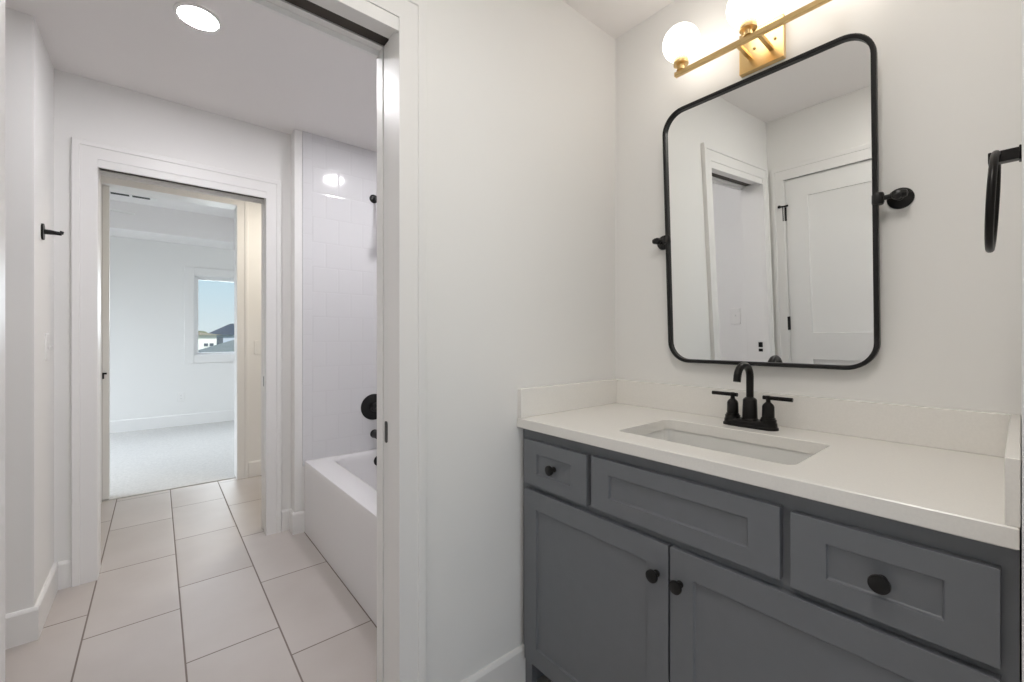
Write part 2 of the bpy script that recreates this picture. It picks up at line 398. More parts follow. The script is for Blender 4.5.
def pocket_doorway(name, A, B, T, y0, y1, strike_z, pull_z, legl=None):
    root = frame_of(name, ((A + B) / 2, (y0 + y1) / 2, 0))
    casing(root, A, B, T, along_x(y0, -1), leg_l=legl, head=0.118, fascia=0.037); casing(root, A, B, T, along_x(y1, 1), leg_l=legl, head=0.118, fascia=0.037)
    a, b = y0 + 0.055, y1 - 0.025       # slot for the leaf
    m = MB()
    m.box(A - 0.018, A, y0, y1, 0, T + 0.015)                                    # latch side jamb
    m.box(B, B + 0.018, y0, a, 0, T + 0.015).box(B, B + 0.018, b, y1, 0, T + 0.015)      # split jamb
    m.box(A - 0.018, B + 0.018, y0 + 0.0005, a, T + 0.015, T + 0.018).box(A - 0.018, B + 0.018, b, y1 - 0.0005, T + 0.015, T + 0.018)
    m.done('jamb', 'trim', root, 0.001, 1)
    tr = MB().box(A - 0.017, B + 0.6, a + 0.0005, b - 0.0005, T + 0.0195, T + 0.0495).done('door_track', 'track', root)  # block fills the slot, coloured dark for the shade inside it
    tb = MB().box(A - 0.018, B + 0.7, y0 + 0.0502, y1 - 0.0222, T + 0.050, T + 0.07).done('track_board', 'track', root)
    lf = MB().box(B + 0.003, B + 0.72, a + 0.003, b - 0.003, 0.01, T + 0.017).done('door_leaf', 'door', root, 0.0015, 1)
    yc = (a + b) / 2
    pl = MB().loft([[(B + 0.0015, yc + p, pull_z + q) for p, q in rrect(0, 0, 0.0085, 0.031, 0.007)],
                    [(B + 0.006, yc + p, pull_z + q) for p, q in rrect(0, 0, 0.0085, 0.031, 0.007)]]).done('edge_pull', 'blackdull', lf)
    pl['label'] = 'black edge pull let into the door edge'
    if strike_z is None: return root
    sm = MB(); ys = y0 + 0.038
    sm.box(A - 0.002, A + 0.0016, ys - 0.013, ys + 0.013, strike_z - 0.004, strike_z + 0.030)
    sm.box(A - 0.002, A + 0.0016, ys - 0.013, ys + 0.013, strike_z - 0.034, strike_z - 0.014)
    sp = sm.done('strike_plate', 'blackdull', root)
    return root
pocket_doorway('door_1', OA, OB, OT, E0, E1, 0.945, 0.909)
pocket_doorway('door_2', GA, GB, GT, F0, F1, None, 0.914, 0.090)

# opening to the bedroom with a sliding leaf resting at the left
d3 = frame_of('door_3', (0.1, 4.26, 0))
casing(d3, HA, HB, HT, along_x(T0, -1), wid=0.078, head=0.085); casing(d3, HA, HB, HT, along_x(T1, 1), wid=0.078, head=0.085)
m = MB()
m.box(HB, HB + 0.018, T0, T1, 0, HT).box(HA - 0.02, HA, T0, T0 + 0.04, 0, HT).box(HA - 0.02, HA, T0 + 0.09, T1, 0, HT).box(HA - 0.02, HB + 0.018, T0, T1, HT, HT + 0.018)
m.done('jamb', 'trim', d3, 0.001, 1)
lf = MB().box(HA + 0.0, HA + 0.040, T0 + 0.045, T0 + 0.085, 0.012, HT - 0.002).done('door_leaf', 'door', d3, 0.002, 2)
q = MB(); q.box(HA + 0.003, HA + 0.012, T0 + 0.036, T0 + 0.046, 0.885, 0.930); q.box(HA + 0.003, HA + 0.027, T0 + 0.034, T0 + 0.040, 0.917, 0.930)
q.done('door_latch', 'blackdull', lf, 0.001, 1)

# shaker leaf helper: raised frame around recessed panels, built as one mesh
def shaker(mb, a0, a1, z0, z1, f, th, panels, dep=0.008, sl=0.004):
    """front face at out=0, body goes to out=-th; panels = list of (pa0, pa1, pz0, pz1)"""
    xs = sorted({a0, a1, *[p[0] for p in panels], *[p[1] for p in panels]})
    zs = sorted({z0, z1, *[p[2] for p in panels], *[p[3] for p in panels]})
    vd = {}
    def vt(a, z, o=0.0):
        kk = (round(a, 5), round(z, 5), round(o, 5))
        if kk not in vd: vd[kk] = mb.bm.verts.new(f(a, o, z))
        return vd[kk]
    for i in range(len(xs) - 1):
        for j in range(len(zs) - 1):
            x0_, x1_, y0_, y1_ = xs[i], xs[i+1], zs[j], zs[j+1]
            mx_, mz_ = (x0_ + x1_) / 2, (y0_ + y1_) / 2
            if any(p[0] < mx_ < p[1] and p[2] < mz_ < p[3] for p in panels): continue
            mb.face([vt(x0_, y0_), vt(x1_, y0_), vt(x1_, y1_), vt(x0_, y1_)])
    for (p0, p1, q0, q1) in panels:
        o = [vt(p0, q0), vt(p1, q0), vt(p1, q1), vt(p0, q1)]
        # mid points on shared edges are only at the panel corners, so four corners suffice
        c = [vt(p0+sl*.3, q0+sl*.3, -dep*.75), vt(p1-sl*.3, q0+sl*.3, -dep*.75), vt(p1-sl*.3, q1-sl*.3, -dep*.75), vt(p0+sl*.3, q1-sl*.3, -dep*.75)]
        i_ = [vt(p0+sl, q0+sl, -dep), vt(p1-sl, q0+sl, -dep), vt(p1-sl, q1-sl, -dep), vt(p0+sl, q1-sl, -dep)]
        for k_ in range(4):
            l_ = (k_ + 1) % 4
            mb.face([o[k_], o[l_], c[l_], c[k_]]); mb.face([c[k_], c[l_], i_[l_], i_[k_]])
        mb.face(i_)
    # sides and back
    B_ = [vt(a0, z0, -th), vt(a1, z0, -th), vt(a1, z1, -th), vt(a0, z1, -th)]
    mb.face(B_[::-1])
    bot = [vt(x, z0) for x in xs]; top = [vt(x, z1) for x in xs]; lef = [vt(a0, z) for z in zs]; rig = [vt(a1, z) for z in zs]
    mb.face([B_[0], B_[1]] + bot[::-1]); mb.face([B_[3], B_[2]] + top[::-1])
    mb.face([B_[0], B_[3]] + lef[::-1]); mb.face([B_[1], B_[2]] + rig[::-1])
    return mb

# hinged door in the back wall
d4 = frame_of('door_4', (BK, 0.64, 0))
fb = along_y(BK, 1)
casing(d4, BY0, BY1, BT - 0.010, fb, wid=0.078, head=0.085, leg_r=0.070)
m = MB(); m.box(BK - 0.14, BK, BY1, BY1 - 0.003, 0, BT); m.box(BK - 0.14, BK, BY0, BY0 + 0.003, 0, BT); m.box(BK - 0.14, BK, BY0, BY1, BT, BT - 0.010)
m.box(BK - 0.06, BK - 0.045, BY0, BY1, 0, BT)
m.done('jamb', 'trim', d4)
lf = MB(); shaker(lf, BY0 + 0.006, BY1 - 0.006, 0.010, BT - 0.014, lambda a, o, z: (BK - 0.004 + o, a, z), 0.036,
                  [(BY0 + 0.132, BY1 - 0.130, 1.022, BT - 0.135), (BY0 + 0.132, BY1 - 0.130, 0.23, 0.848)], dep=0.009, sl=0.010)
leaf4 = lf.done('door_leaf', 'door', d4)
for hz in (0.28, 1.09, 1.815):
    h = MB(); yb = BY1 + (0.006 if hz > 1.8 else -0.001); h.tube([(BK + 0.010, yb, hz - 0.045), (BK + 0.010, yb, hz + 0.045)], 0.0070, 12)
    h.box(BK - 0.004, BK + 0.001, BY1 - 0.010, BY1 + 0.008, hz - 0.045, hz + 0.045)
    if hz > 1.8:
        h.tube([(BK + 0.026, BY1 + 0.020, hz + 0.050), (BK + 0.012, BY1, hz + 0.050), (BK + 0.020, BY1 - 0.024, hz + 0.050)], 0.0062, 10)
        h.lathe([(0.010, 0), (0.010, 0.006)], (BK + 0.026, BY1 + 0.021, hz + 0.050), (1, 0.3, 0), 12)
    h.done('hinge', 'blackdull', d4)
kn = MB(); kn.lathe([(0.030, 0), (0.030, 0.006), (0.012, 0.010), (0.011, 0.034), (0.022, 0.040), (0.026, 0.052), (0.022, 0.062), (0.004, 0.065)], (BK - 0.004, BY0 + 0.065, 0.92), (1, 0, 0), 28)
kn.done('door_knob', 'blackdull', leaf4)

# ------------------------------------------------------------------ bedroom windows
def window(name, x0, x1, z0, z1, f, wall_t, parent_loc):
    r = frame_of(name, parent_loc)
    c = 0.105
    m = MB()
    m.box(x0 - c, x0, 0, 0.020, z0 - c, z1 + c, f).box(x1, x1 + c, 0, 0.020, z0 - c, z1 + c, f)
    m.box(x0, x1, 0, 0.020, z1, z1 + c, f).box(x0, x1, 0, 0.020, z0 - c, z0, f)
    m.done('window_casing', 'trim', r, 0.003, 1)
    m = MB(); t = 0.012
    m.box(x0, x0 + t, -wall_t, 0.002, z0, z1, f).box(x1 - t, x1, -wall_t, 0.002, z0, z1, f)
    m.box(x0 + t, x1 - t, -wall_t, 0.002, z1 - t, z1, f).box(x0 + t, x1 - t, -wall_t, 0.002, z0, z0 + t, f)
    m.done('window_jamb', 'vinyl', r)
    s_ = 0.040
    m = MB(); a0, a1, b0, b1 = x0 + t, x1 - t, z0 + t, z1 - t
    m.box(a0, a0 + s_, -0.09, -0.05, b0, b1, f).box(a1 - s_, a1, -0.09, -0.05, b0, b1, f)
    m.box(a0 + s_, a1 - s_, -0.09, -0.05, b1 - s_, b1, f).box(a0 + s_, a1 - s_, -0.09, -0.05, b0, b0 + 0.024, f)
    fr = m.done('window_sash', 'vinyl', r, 0.003, 1)
    MB().box(a0 + s_, a1 - s_, -0.072, -0.068, b0 + 0.024, b1 - s_, f).done('window_pane', 'glass', fr)
    cx = x0 + 0.22
    MB().box(cx - 0.09, cx + 0.09, -0.048, -0.034, b0 + 0.002, b0 + 0.016, f).done('sash_lock', 'plate', fr, 0.003, 2)
    return r
window('window_1', WX0, WX1, WZ0, WZ1, along_x(BW, -1), 0.14, (0.8, BW, WZ0))
window('window_added', 4.95, 6.65, 0.9, 2.1, lambda a, o, z: (BL + o, a, z), 0.14, (BL, 5.8, 0.9))  # added unseen window, gives the bedroom fill lamp an opening

# ------------------------------------------------------------------ vanity cabinet
XF, XD = 0.965, 0.946       # face frame and door fronts
van = thing('vanity_cabinet', (1.2, 0.54, 0), 'grey shaker vanity cabinet with three drawers and two doors under the white worktop', 'cabinet')
ctop = 0.878
m = MB()
m.box(XF + 0.02, D - 0.002, 1.072, 1.090, 0.0, ctop)           # left side panel
m.box(XF + 0.02, D - 0.002, 0.002, 0.020, 0.0, ctop)           # right side panel
m.box(XF + 0.02, D - 0.002, 0.020, 1.072, 0.105, 0.122)        # bottom
m.box(D - 0.012, D - 0.002, 0.020, 1.072, 0.122, ctop)         # back
m.done('carcass', 'cab', van)
m = MB()
m.box(XF, XF + 0.02, 1.050, 1.094, 0.0, ctop).box(XF, XF + 0.02, 0.001, 0.040, 0.0, ctop)
m.box(XF, XF + 0.02, 0.040, 1.050, 0.825, ctop).box(XF, XF + 0.02, 0.040, 1.050, 0.668, 0.712).box(XF, XF + 0.02, 0.040, 1.050, 0.095, 0.135)
m.box(XF, XF + 0.02, 0.765, 0.810, 0.712, 0.825).box(XF, XF + 0.02, 0.270, 0.320, 0.712, 0.825)
m.done('face_frame', 'cab', van)
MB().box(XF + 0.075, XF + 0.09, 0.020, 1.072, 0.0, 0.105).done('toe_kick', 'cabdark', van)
def fv(a, o, z): return (XD - o, a, z)
def knob(parent, y, z):
    m = MB(); m.lathe([(0.0085, 0.0), (0.0085, 0.002), (0.0058, 0.004), (0.0055, 0.012), (0.0095, 0.016), (0.0150, 0.019), (0.0158, 0.0225),
                       (0.0150, 0.0255), (0.0105, 0.0275), (0.0, 0.0285)], (XD + 0.008, y, z), (-1, 0, 0), 32)
    return m.done('knob', 'blackdull', parent)
def front(name, y0, y1, z0, z1, ry, rz, ky, kz, onpanel):
    m = MB(); shaker(m, y0, y1, z0, z1, fv, 0.019, [(y0 + ry, y1 - ry, z0 + rz, z1 - rz)], dep=0.007, sl=0.003)
    o = m.done(name, 'cab', van, 0.0008, 1)
    m = MB(); off = 0.007 if onpanel else 0.0
    m.lathe([(0.0085, -0.001), (0.0085, 0.002), (0.0058, 0.004), (0.0055, 0.012), (0.0095, 0.016), (0.0150, 0.019), (0.0158, 0.0225),
             (0.0150, 0.0255), (0.0105, 0.0275), (0.0, 0.0285)], (XD + off, ky, kz), (-1, 0, 0), 32)
    k_ = m.done('knob', 'blackdull', o); k_['label'] = 'round black mushroom knob'
    return o
front('drawer', 0.800, 1.070, 0.696, 0.843, 0.061, 0.041, 0.936, 0.769, True)
fd = MB(); shaker(fd, 0.306, 0.782, 0.700, 0.845, fv, 0.019, [(0.366, 0.722, 0.741, 0.804)], dep=0.007, sl=0.003)
fd.done('false_drawer_front', 'cab', van, 0.0008, 1)
front('drawer', 0.019, 0.288, 0.695, 0.841, 0.058, 0.041, 0.1525, 0.766, True)
front('door', 0.5455, 1.068, 0.108, 0.678, 0.058, 0.058, 0.576, 0.600, False)
front('door', 0.019, 0.5405, 0.108, 0.678, 0.058, 0.058, 0.515, 0.600, False)

# ------------------------------------------------------------------ countertop with splashes
SX, SY, SHX, SHY = 1.170, 0.5325, 0.140, 0.2245
top = thing('vanity_countertop', (1.2, 0.54, ctop), 'white quartz worktop with raised splashes on three sides, on the grey vanity', 'countertop')
ccx, ccy, chx, chy = (0.936 + D) / 2, (0.001 + 1.0955) / 2, (D - 0.936) / 2, (1.0955 - 0.001) / 2
def ring(cx, cy, hw, hh, r, z, n=6): return [(x, y, z) for x, y in rrect(cx, cy, hw, hh, r, n)]
zt = 0.910
m = MB()
L = [ring(SX, SY, SHX, SHY, 0.022, ctop), ring(SX, SY, SHX, SHY, 0.022, zt - 0.002), ring(SX, SY, SHX + 0.002, SHY + 0.002, 0.024, zt),
     ring(ccx, ccy, chx - 0.002, chy - 0.002, 0.001, zt), ring(ccx, ccy, chx, chy, 0.002, zt - 0.002), ring(ccx, ccy, chx, chy, 0.002, ctop + 0.002),
     ring(ccx, ccy, chx - 0.002, chy - 0.002, 0.001, ctop)]
m.loft(L + [L[0]], True, False, False); bmesh.ops.remove_doubles(m.bm, verts=m.bm.verts, dist=1e-5)
m.done('worktop_slab', 'quartz', top)
st = 1.008
MB().box(D - 0.019, D, 0.0150, 1.078, zt, st).done('back_splash', 'quartz', top, 0.0015, 2)
MB().box(0.940, D, 1.078, 1.0968, zt, st).done('left_splash', 'quartz', top, 0.0015, 2)
MB().box(0.940, D, 0.0, 0.0150, zt, st).done('right_splash', 'quartz', top, 0.0015, 2)

# sink under the cut-out
sink = thing('undermount_sink', (SX, SY, 0.76), 'white rectangular undermount sink set into the quartz worktop', 'sink')
def bowl(k, z, r, dx=0): return ring(SX + dx, SY, SHX + 0.004 - k, SHY + 0.004 - k, r, z)
m = MB()
I = [bowl(-0.022, ctop, 0.03), bowl(0.0, ctop, 0.028), bowl(0.001, ctop - 0.012, 0.030), bowl(0.006, 0.80, 0.034), bowl(0.013, 0.768, 0.040), bowl(0.030, 0.752, 0.045),
     bowl(0.060, 0.747, 0.045), bowl(0.110, 0.744, 0.03)]
O = [bowl(0.110, 0.732, 0.03), bowl(0.03, 0.738, 0.045), bowl(-0.005, 0.765, 0.04), bowl(-0.012, 0.86, 0.034), bowl(-0.022, ctop - 0.010, 0.03)]
m.loft(I + O + [I[0]], True, False, False)
bmesh.ops.remove_doubles(m.bm, verts=m.bm.verts, dist=1e-5)
bmesh.ops.holes_fill(m.bm, edges=[e_ for e_ in m.bm.edges if len(e_.link_faces) == 1], sides=0)
# close the bowl floor
vs = [v for v in m.bm.verts if abs(v.co.z - 0.744) < 1e-4]
try: m.face(sorted(vs, key=lambda v: math.atan2(v.co.y - SY, v.co.x - SX)))
except Exception: pass
vs = [v for v in m.bm.verts if abs(v.co.z - 0.732) < 1e-4]
try: m.face(sorted(vs, key=lambda v: math.atan2(v.co.y - SY, v.co.x - SX)))
except Exception: pass
m.done('basin', 'porc', sink)
MB().lathe([(0.021, 0), (0.021, 0.002), (0.016, 0.004), (0.014, 0.003), (0.0, 0.005)], (SX + 0.02, SY, 0.7445), (0, 0, 1), 28).done('drain', 'blackdull', sink)

# ------------------------------------------------------------------ faucet
FX, FY = 1.385, 0.5285
fau = thing('sink_faucet', (FX, FY, zt), 'black two-handle centreset faucet with a hooked spout behind the sink', 'faucet')
m = MB()
def oval(k, z): return [(FX + x, FY + y, z) for x, y in rrect(0, 0, 0.0255 - k, 0.0775 - k, 0.0250 - k, 8)]
m.loft([oval(0, zt), oval(0, zt + 0.006), oval(0.003, zt + 0.009), oval(0.004, zt + 0.019), oval(0.007, zt + 0.023)])
m.done('deck_plate', 'black', fau)
m = MB()
m.lathe([(0.0235, zt + 0.020), (0.0235, zt + 0.024), (0.0210, zt + 0.027), (0.0192, zt + 0.082), (0.0170, zt + 0.086), (0.0100, zt + 0.091)], (FX, FY, 0), (0, 0, 1), 32)
m.done('spout_body', 'black', fau)
pts = [(FX, FY, zt + 0.085), (FX, FY, 1.063)]
rb = 0.045
for i in range(1, 15):
    a = R(180.0 * i / 14 * 0.93); pts.append((FX - rb + rb * math.cos(a), FY, 1.063 + 0.036 * math.sin(a)))
x_, y_, z_ = pts[-1]; pts.append((x_ - 0.004, FY, z_ - 0.018))
m = MB(); m.tube(pts, 0.0104, 20)
m.done('spout', 'black', fau)
for s_ in (-1, 1):
    y = FY + s_ * 0.0505
    m = MB()
    m.lathe([(0.0215, zt + 0.020), (0.0215, zt + 0.029), (0.0190, zt + 0.031), (0.0190, zt + 0.034), (0.0165, zt + 0.036), (0.0160, zt + 0.068), (0.0135, zt + 0.074),
             (0.0065, zt + 0.081), (0.0060, zt + 0.090)], (FX, y, 0), (0, 0, 1), 28)
    h = m.done('handle_base', 'black', fau)
    m = MB(); m.tube([(FX, y - s_ * 0.014, zt + 0.0935), (FX, y + s_ * 0.063, zt + 0.0935)], 0.0060, 14)
    m.lathe([(0.0075, zt + 0.088), (0.0075, zt + 0.098), (0.005, zt + 0.100)], (FX, y, 0), (0, 0, 1), 16)
    m.done('lever', 'black', h)

# ------------------------------------------------------------------ pivot mirror
MC = V((1.440, 0.5365, 1.541)); TH = R(3.0)
mir = thing('vanity_mirror', tuple(MC), 'black metal framed pivot mirror with rounded corners above the sink', 'mirror')
rot = Matrix.Rotation(-TH, 3, 'Y')     # top leans into the room
def tilt(p): return MC + rot @ (V(p) - MC)
def mr(hw, hh, r, x, n=10): return [(MC.x + x, MC.y + a, MC.z + b) for a, b in rrect(0, 0, hw, hh, r, n)]
HWm, HHm = 0.2995, 0.4490
m = MB()
L = [mr(HWm, HHm, 0.075, 0.006), mr(HWm, HHm, 0.075, -0.009), mr(HWm - 0.002, HHm - 0.002, 0.073, -0.011), mr(HWm - 0.008, HHm - 0.008, 0.067, -0.011), mr(HWm - 0.0115, HHm - 0.0115, 0.0635, -0.009),
     mr(HWm - 0.0115, HHm - 0.0115, 0.0635, 0.006)]
m.loft(L + [L[0]], True, False, False); bmesh.ops.remove_doubles(m.bm, verts=m.bm.verts, dist=1e-5)
m.done('mirror_frame', 'blackdull', mir, xf=tilt)
m = MB(); m.loft([mr(HWm - 0.0114, HHm - 0.0114, 0.0635, 0.0055), mr(HWm - 0.0114, HHm - 0.0114, 0.0635, 0.0)])
m.done('mirror_glass', 'mirror', mir, xf=tilt)
for s_ in (-1, 1):
    ye = MC.y + s_ * HWm; yp = MC.y + s_ * 0.336
    m = MB()
    m.lathe([(0.0270, 0), (0.0270, 0.004), (0.0235, 0.008), (0.014, 0.011), (0.0085, 0.014), (0.0075, 0.024)], (D, yp, MC.z + 0.002), (-1, 0, 0), 32)
    m.lathe([(0.0, 0), (0.0085, 0.002), (0.0105, 0.007), (0.0085, 0.012), (0.006, 0.014), (0.0105, 0.018), (0.0125, 0.026), (0.0105, 0.034), (0.0, 0.037)], (D - 0.020, yp, MC.z + 0.002), (-1, 0, 0), 24)
    b_ = m.done('wall_bracket', 'blackdull', mir)
    m = MB()
    m.tube([(MC.x, yp + s_ * 0.004, MC.z + 0.003), (MC.x, ye, MC.z)], 0.0062, 14)
    m.lathe([(0.0, -0.011), (0.0085, -0.008), (0.0112, 0), (0.0085, 0.008), (0.0, 0.011)], (MC.x, yp + s_ * 0.010, MC.z + 0.003), (0, s_, 0), 20)
    m.lathe([(0.0070, 0), (0.0085, 0.003), (0.0115, 0.005), (0.0125, 0.012)], (MC.x - 0.002, ye + s_ * 0.011, MC.z), (0, -s_, 0), 20)
    m.lathe([(0.0110, -0.015), (0.0128, -0.010), (0.0128, 0.010), (0.0110, 0.015)], (MC.x - 0.002, ye - s_ * 0.001, MC.z), (0, 0, 1), 20)
    m.done('pivot_pin', 'blackdull', b_)

# ------------------------------------------------------------------ vanity light
VY, BXL, BZL = 0.5275, 1.370, 2.084
vl = thing('vanity_light', (D, VY, 2.04), 'brass bar wall light with lit white glass globes above the mirror', 'wall light')
MB().box(D - 0.020, D, VY - 0.0645, VY + 0.0645, 2.040, 2.170).done('backplate', 'brass', vl, 0.0015, 2)
for yy, zz in ((VY + 0.018, 2.105), (VY - 0.041, 2.105)):
    m = MB(); m.lathe([(0.004, 0), (0.004, 0.003), (0.0, 0.004)], (D - 0.020, yy, zz), (-1, 0, 0), 14); m.done('screw', 'brassd', vl)
for yy in (VY + 0.030, VY - 0.030):
    MB().box(BXL, D - 0.020, yy - 0.006, yy + 0.006, 2.075, 2.087).done('arm', 'brass', vl, 0.001, 1)
m = MB(); m.box(BXL - 0.0075, BXL + 0.0075, VY - 0.236, VY + 0.236, BZL - 0.0075, BZL + 0.0075)
m.done('bar', 'brass', vl, 0.001, 1)
for i in (1, 0, -1):
    y = VY + i * 0.2145
    m = MB(); z0 = BZL + 0.0075
    m.lathe([(0.0145, 0), (0.0145, 0.003), (0.0125, 0.004), (0.0125, 0.017), (0.0240, 0.019), (0.0240, 0.038), (0.0230, 0.0395), (0.010, 0.0395)], (BXL, y, z0), (0, 0, 1), 32)
    so = m.done('socket', 'brass', vl)
    m = MB(); prof = []
    rr_, hh_ = 0.0595, 0.0575
    for k_ in range(25):
        a = R(-70 + 160.0 * k_ / 24); prof.append((rr_ * math.cos(a), hh_ * math.sin(a)))
    b0 = prof[0][1]
    m.lathe([(max(p, 0), h_ - b0) for p, h_ in prof], (BXL, y, z0 + 0.0385), (0, 0, 1), 40)
    g_ = m.done('glass_globe', 'globe', so); g_['label'] = 'glowing white opal glass globe'

# ------------------------------------------------------------------ towel ring
TRX, TRY, TRZ = 1.155, 0.0340, 1.502
tr = thing('towel_ring', (TRX, RW, TRZ), 'black towel ring on a square arm on the wall right of the mirror', 'towel ring')
m = MB(); m.box(TRX - 0.010, TRX + 0.010, RW, TRY + 0.004, TRZ - 0.010, TRZ + 0.010)
m.box(TRX - 0.0125, TRX + 0.0125, RW, RW + 0.003, TRZ - 0.0125, TRZ + 0.0125)
m.done('wall_arm', 'black', tr, 0.0015, 2)
rc = 0.084
m = MB(); m.tube([(TRX + rc * math.sin(2*math.pi*i/48), TRY - 0.002 + 0.004*math.cos(2*math.pi*i/48)*-1, TRZ - rc + 0.006 + rc * math.cos(2*math.pi*i/48)) for i in range(48)], 0.0055, 12, closed=True)
m.done('ring', 'black', tr)

# ------------------------------------------------------------------ bath: tub and fittings
tx0, tx1, ty0, ty1 = 0.690, D - 0.008, E1 + 0.057, TB
tub = thing('bathtub', ((tx0 + tx1) / 2, (ty0 + ty1) / 2, 0), 'white alcove bathtub with a smooth apron along the tile floor', 'bathtub')
cx, cy, hx, hy = (tx0 + tx1) / 2, (ty0 + ty1) / 2, (tx1 - tx0) / 2, (ty1 - ty0) / 2
def tr_(z, lean, k=0.0, r=0.004):   # outer loop, apron side leans back by lean
    out = []
    for x, y in rrect(cx, cy, hx - k, hy - k, r, 8):
        t = (tx1 - x) / (tx1 - tx0)
        out.append((x + lean * max(0.0, t) ** 2 * min(1.0, max(0.0, (ty1 - y) / 0.10)), y, z))
    return out
zr = 0.432
m = MB()
icx, icy = 1.128, 2.078
def il(k, z, r, dy=0): return [(x, y, z) for x, y in rrect(icx, icy + dy, 0.290 - k, 0.680 - k, r, 8)]
m.loft([tr_(0.0, 0.0), tr_(0.06, 0.001), tr_(0.20, 0.006), tr_(0.34, 0.013), tr_(0.40, 0.018), tr_(zr - 0.012, 0.021), tr_(zr - 0.003, 0.023, 0.002), tr_(zr, 0.024, 0.008, 0.006),
        il(-0.016, zr - 0.001, 0.10), il(-0.005, zr - 0.004, 0.10), il(0.003, zr - 0.012, 0.10), il(0.009, zr - 0.04, 0.10), il(0.022, 0.25, 0.11), il(0.04, 0.13, 0.115), il(0.075, 0.075, 0.11), il(0.13, 0.06, 0.09)], True, True, True)
tubm = m.done('tub_shell', 'tub', tub)
ovx, ovy = 1.128, None
m = MB(); m.lathe([(0.034, 0), (0.034, 0.006), (0.030, 0.010), (0.0, 0.011)], (1.135, 2.750, 0.362), (0, -1, 0.07), 32)
m.done('overflow_plate', 'blackdull', tub)
vx = 1.122
sv = thing('shower_valve', (vx, TB, 0.716), 'round black shower valve plate with lever on the white tile', 'valve')
MB().lathe([(0.087, 0), (0.087, 0.004), (0.080, 0.009), (0.066, 0.010), (0.060, 0.014), (0.030, 0.016), (0.028, 0.040), (0.024, 0.044), (0.0, 0.045)], (vx, TB, 0.716), (0, -1, 0), 48).done('valve_plate', 'blackdull', sv)
m = MB(); m.tube([(vx, TB - 0.046, 0.716), (vx + 0.028, TB - 0.056, 0.690), (vx + 0.05, TB - 0.06, 0.660)], [0.010, 0.008, 0.007], 14)
m.done('valve_lever', 'blackdull', sv)
ts = thing('tub_spout', (vx + 0.004, TB, 0.53), 'short black tub spout below the round shower valve', 'tub spout')
m = MB(); m.lathe([(0.028, 0), (0.028, 0.006), (0.024, 0.008), (0.024, 0.10), (0.022, 0.125), (0.018, 0.130), (0.0, 0.128)], (vx + 0.004, TB, 0.535), (0, -1, -0.04), 28); m.done('spout_tube', 'blackdull', ts)
m = MB(); m.lathe([(0.006, 0), (0.006, 0.014), (0.010, 0.016), (0.010, 0.024), (0.0, 0.026)], (vx + 0.004, TB - 0.10, 0.553), (0, 0, 1), 16); m.done('diverter_knob', 'blackdull', ts)
sh = thing('shower_arm_and_rose', (vx, TB, 2.118), 'black shower head on a bent arm high on the white tile', 'shower')
MB().lathe([(0.029, 0), (0.029, 0.003), (0.020, 0.012), (0.011, 0.014)], (vx, TB, 2.118), (0, -1, 0), 28).done('flange', 'blackdull', sh)
ap = [(vx, TB - 0.008, 2.118), (vx, TB - 0.040, 2.112), (vx, TB - 0.085, 2.082), (vx, TB - 0.145, 2.040), (vx, TB - 0.200, 2.008)]
m = MB(); m.tube(ap, 0.0095, 14); m.done('shower_arm', 'blackdull', sh)
m = MB(); m.lathe([(0.012, -0.02), (0.015, 0.0), (0.024, 0.018), (0.042, 0.040), (0.045, 0.054), (0.041, 0.058), (0.0, 0.058)], ap[-1], (0, -0.62, -0.78), 32); m.done('spray_face', 'blackdull', sh)

# ------------------------------------------------------------------ small wall fittings
hk = thing('robe_hook', (LW, 2.625, 1.625), 'black robe hook on the wall left of the far doorway', 'hook')
m = MB(); m.loft([[(LW, 2.625 + a, 1.625 + b) for a, b in rrect(0, 0, 0.022, 0.034, 0.020, 6)], [(LW + 0.007, 2.625 + a, 1.625 + b) for a, b in rrect(0, 0, 0.022, 0.034, 0.020, 6)]])
m.done('hook_plate', 'blackdull', hk, 0.001, 1)
m = MB(); m.tube([(LW + 0.006, 2.625, 1.626), (LW + 0.025, 2.625, 1.626), (LW + 0.042, 2.625, 1.625), (LW + 0.058, 2.625, 1.624)], [0.0105, 0.010, 0.008, 0.0075], 14)
m.tube([(LW + 0.056, 2.625, 1.623), (LW + 0.059, 2.625, 1.635)], [0.007, 0.006], 12)
m.done('hook_peg', 'blackdull', hk)

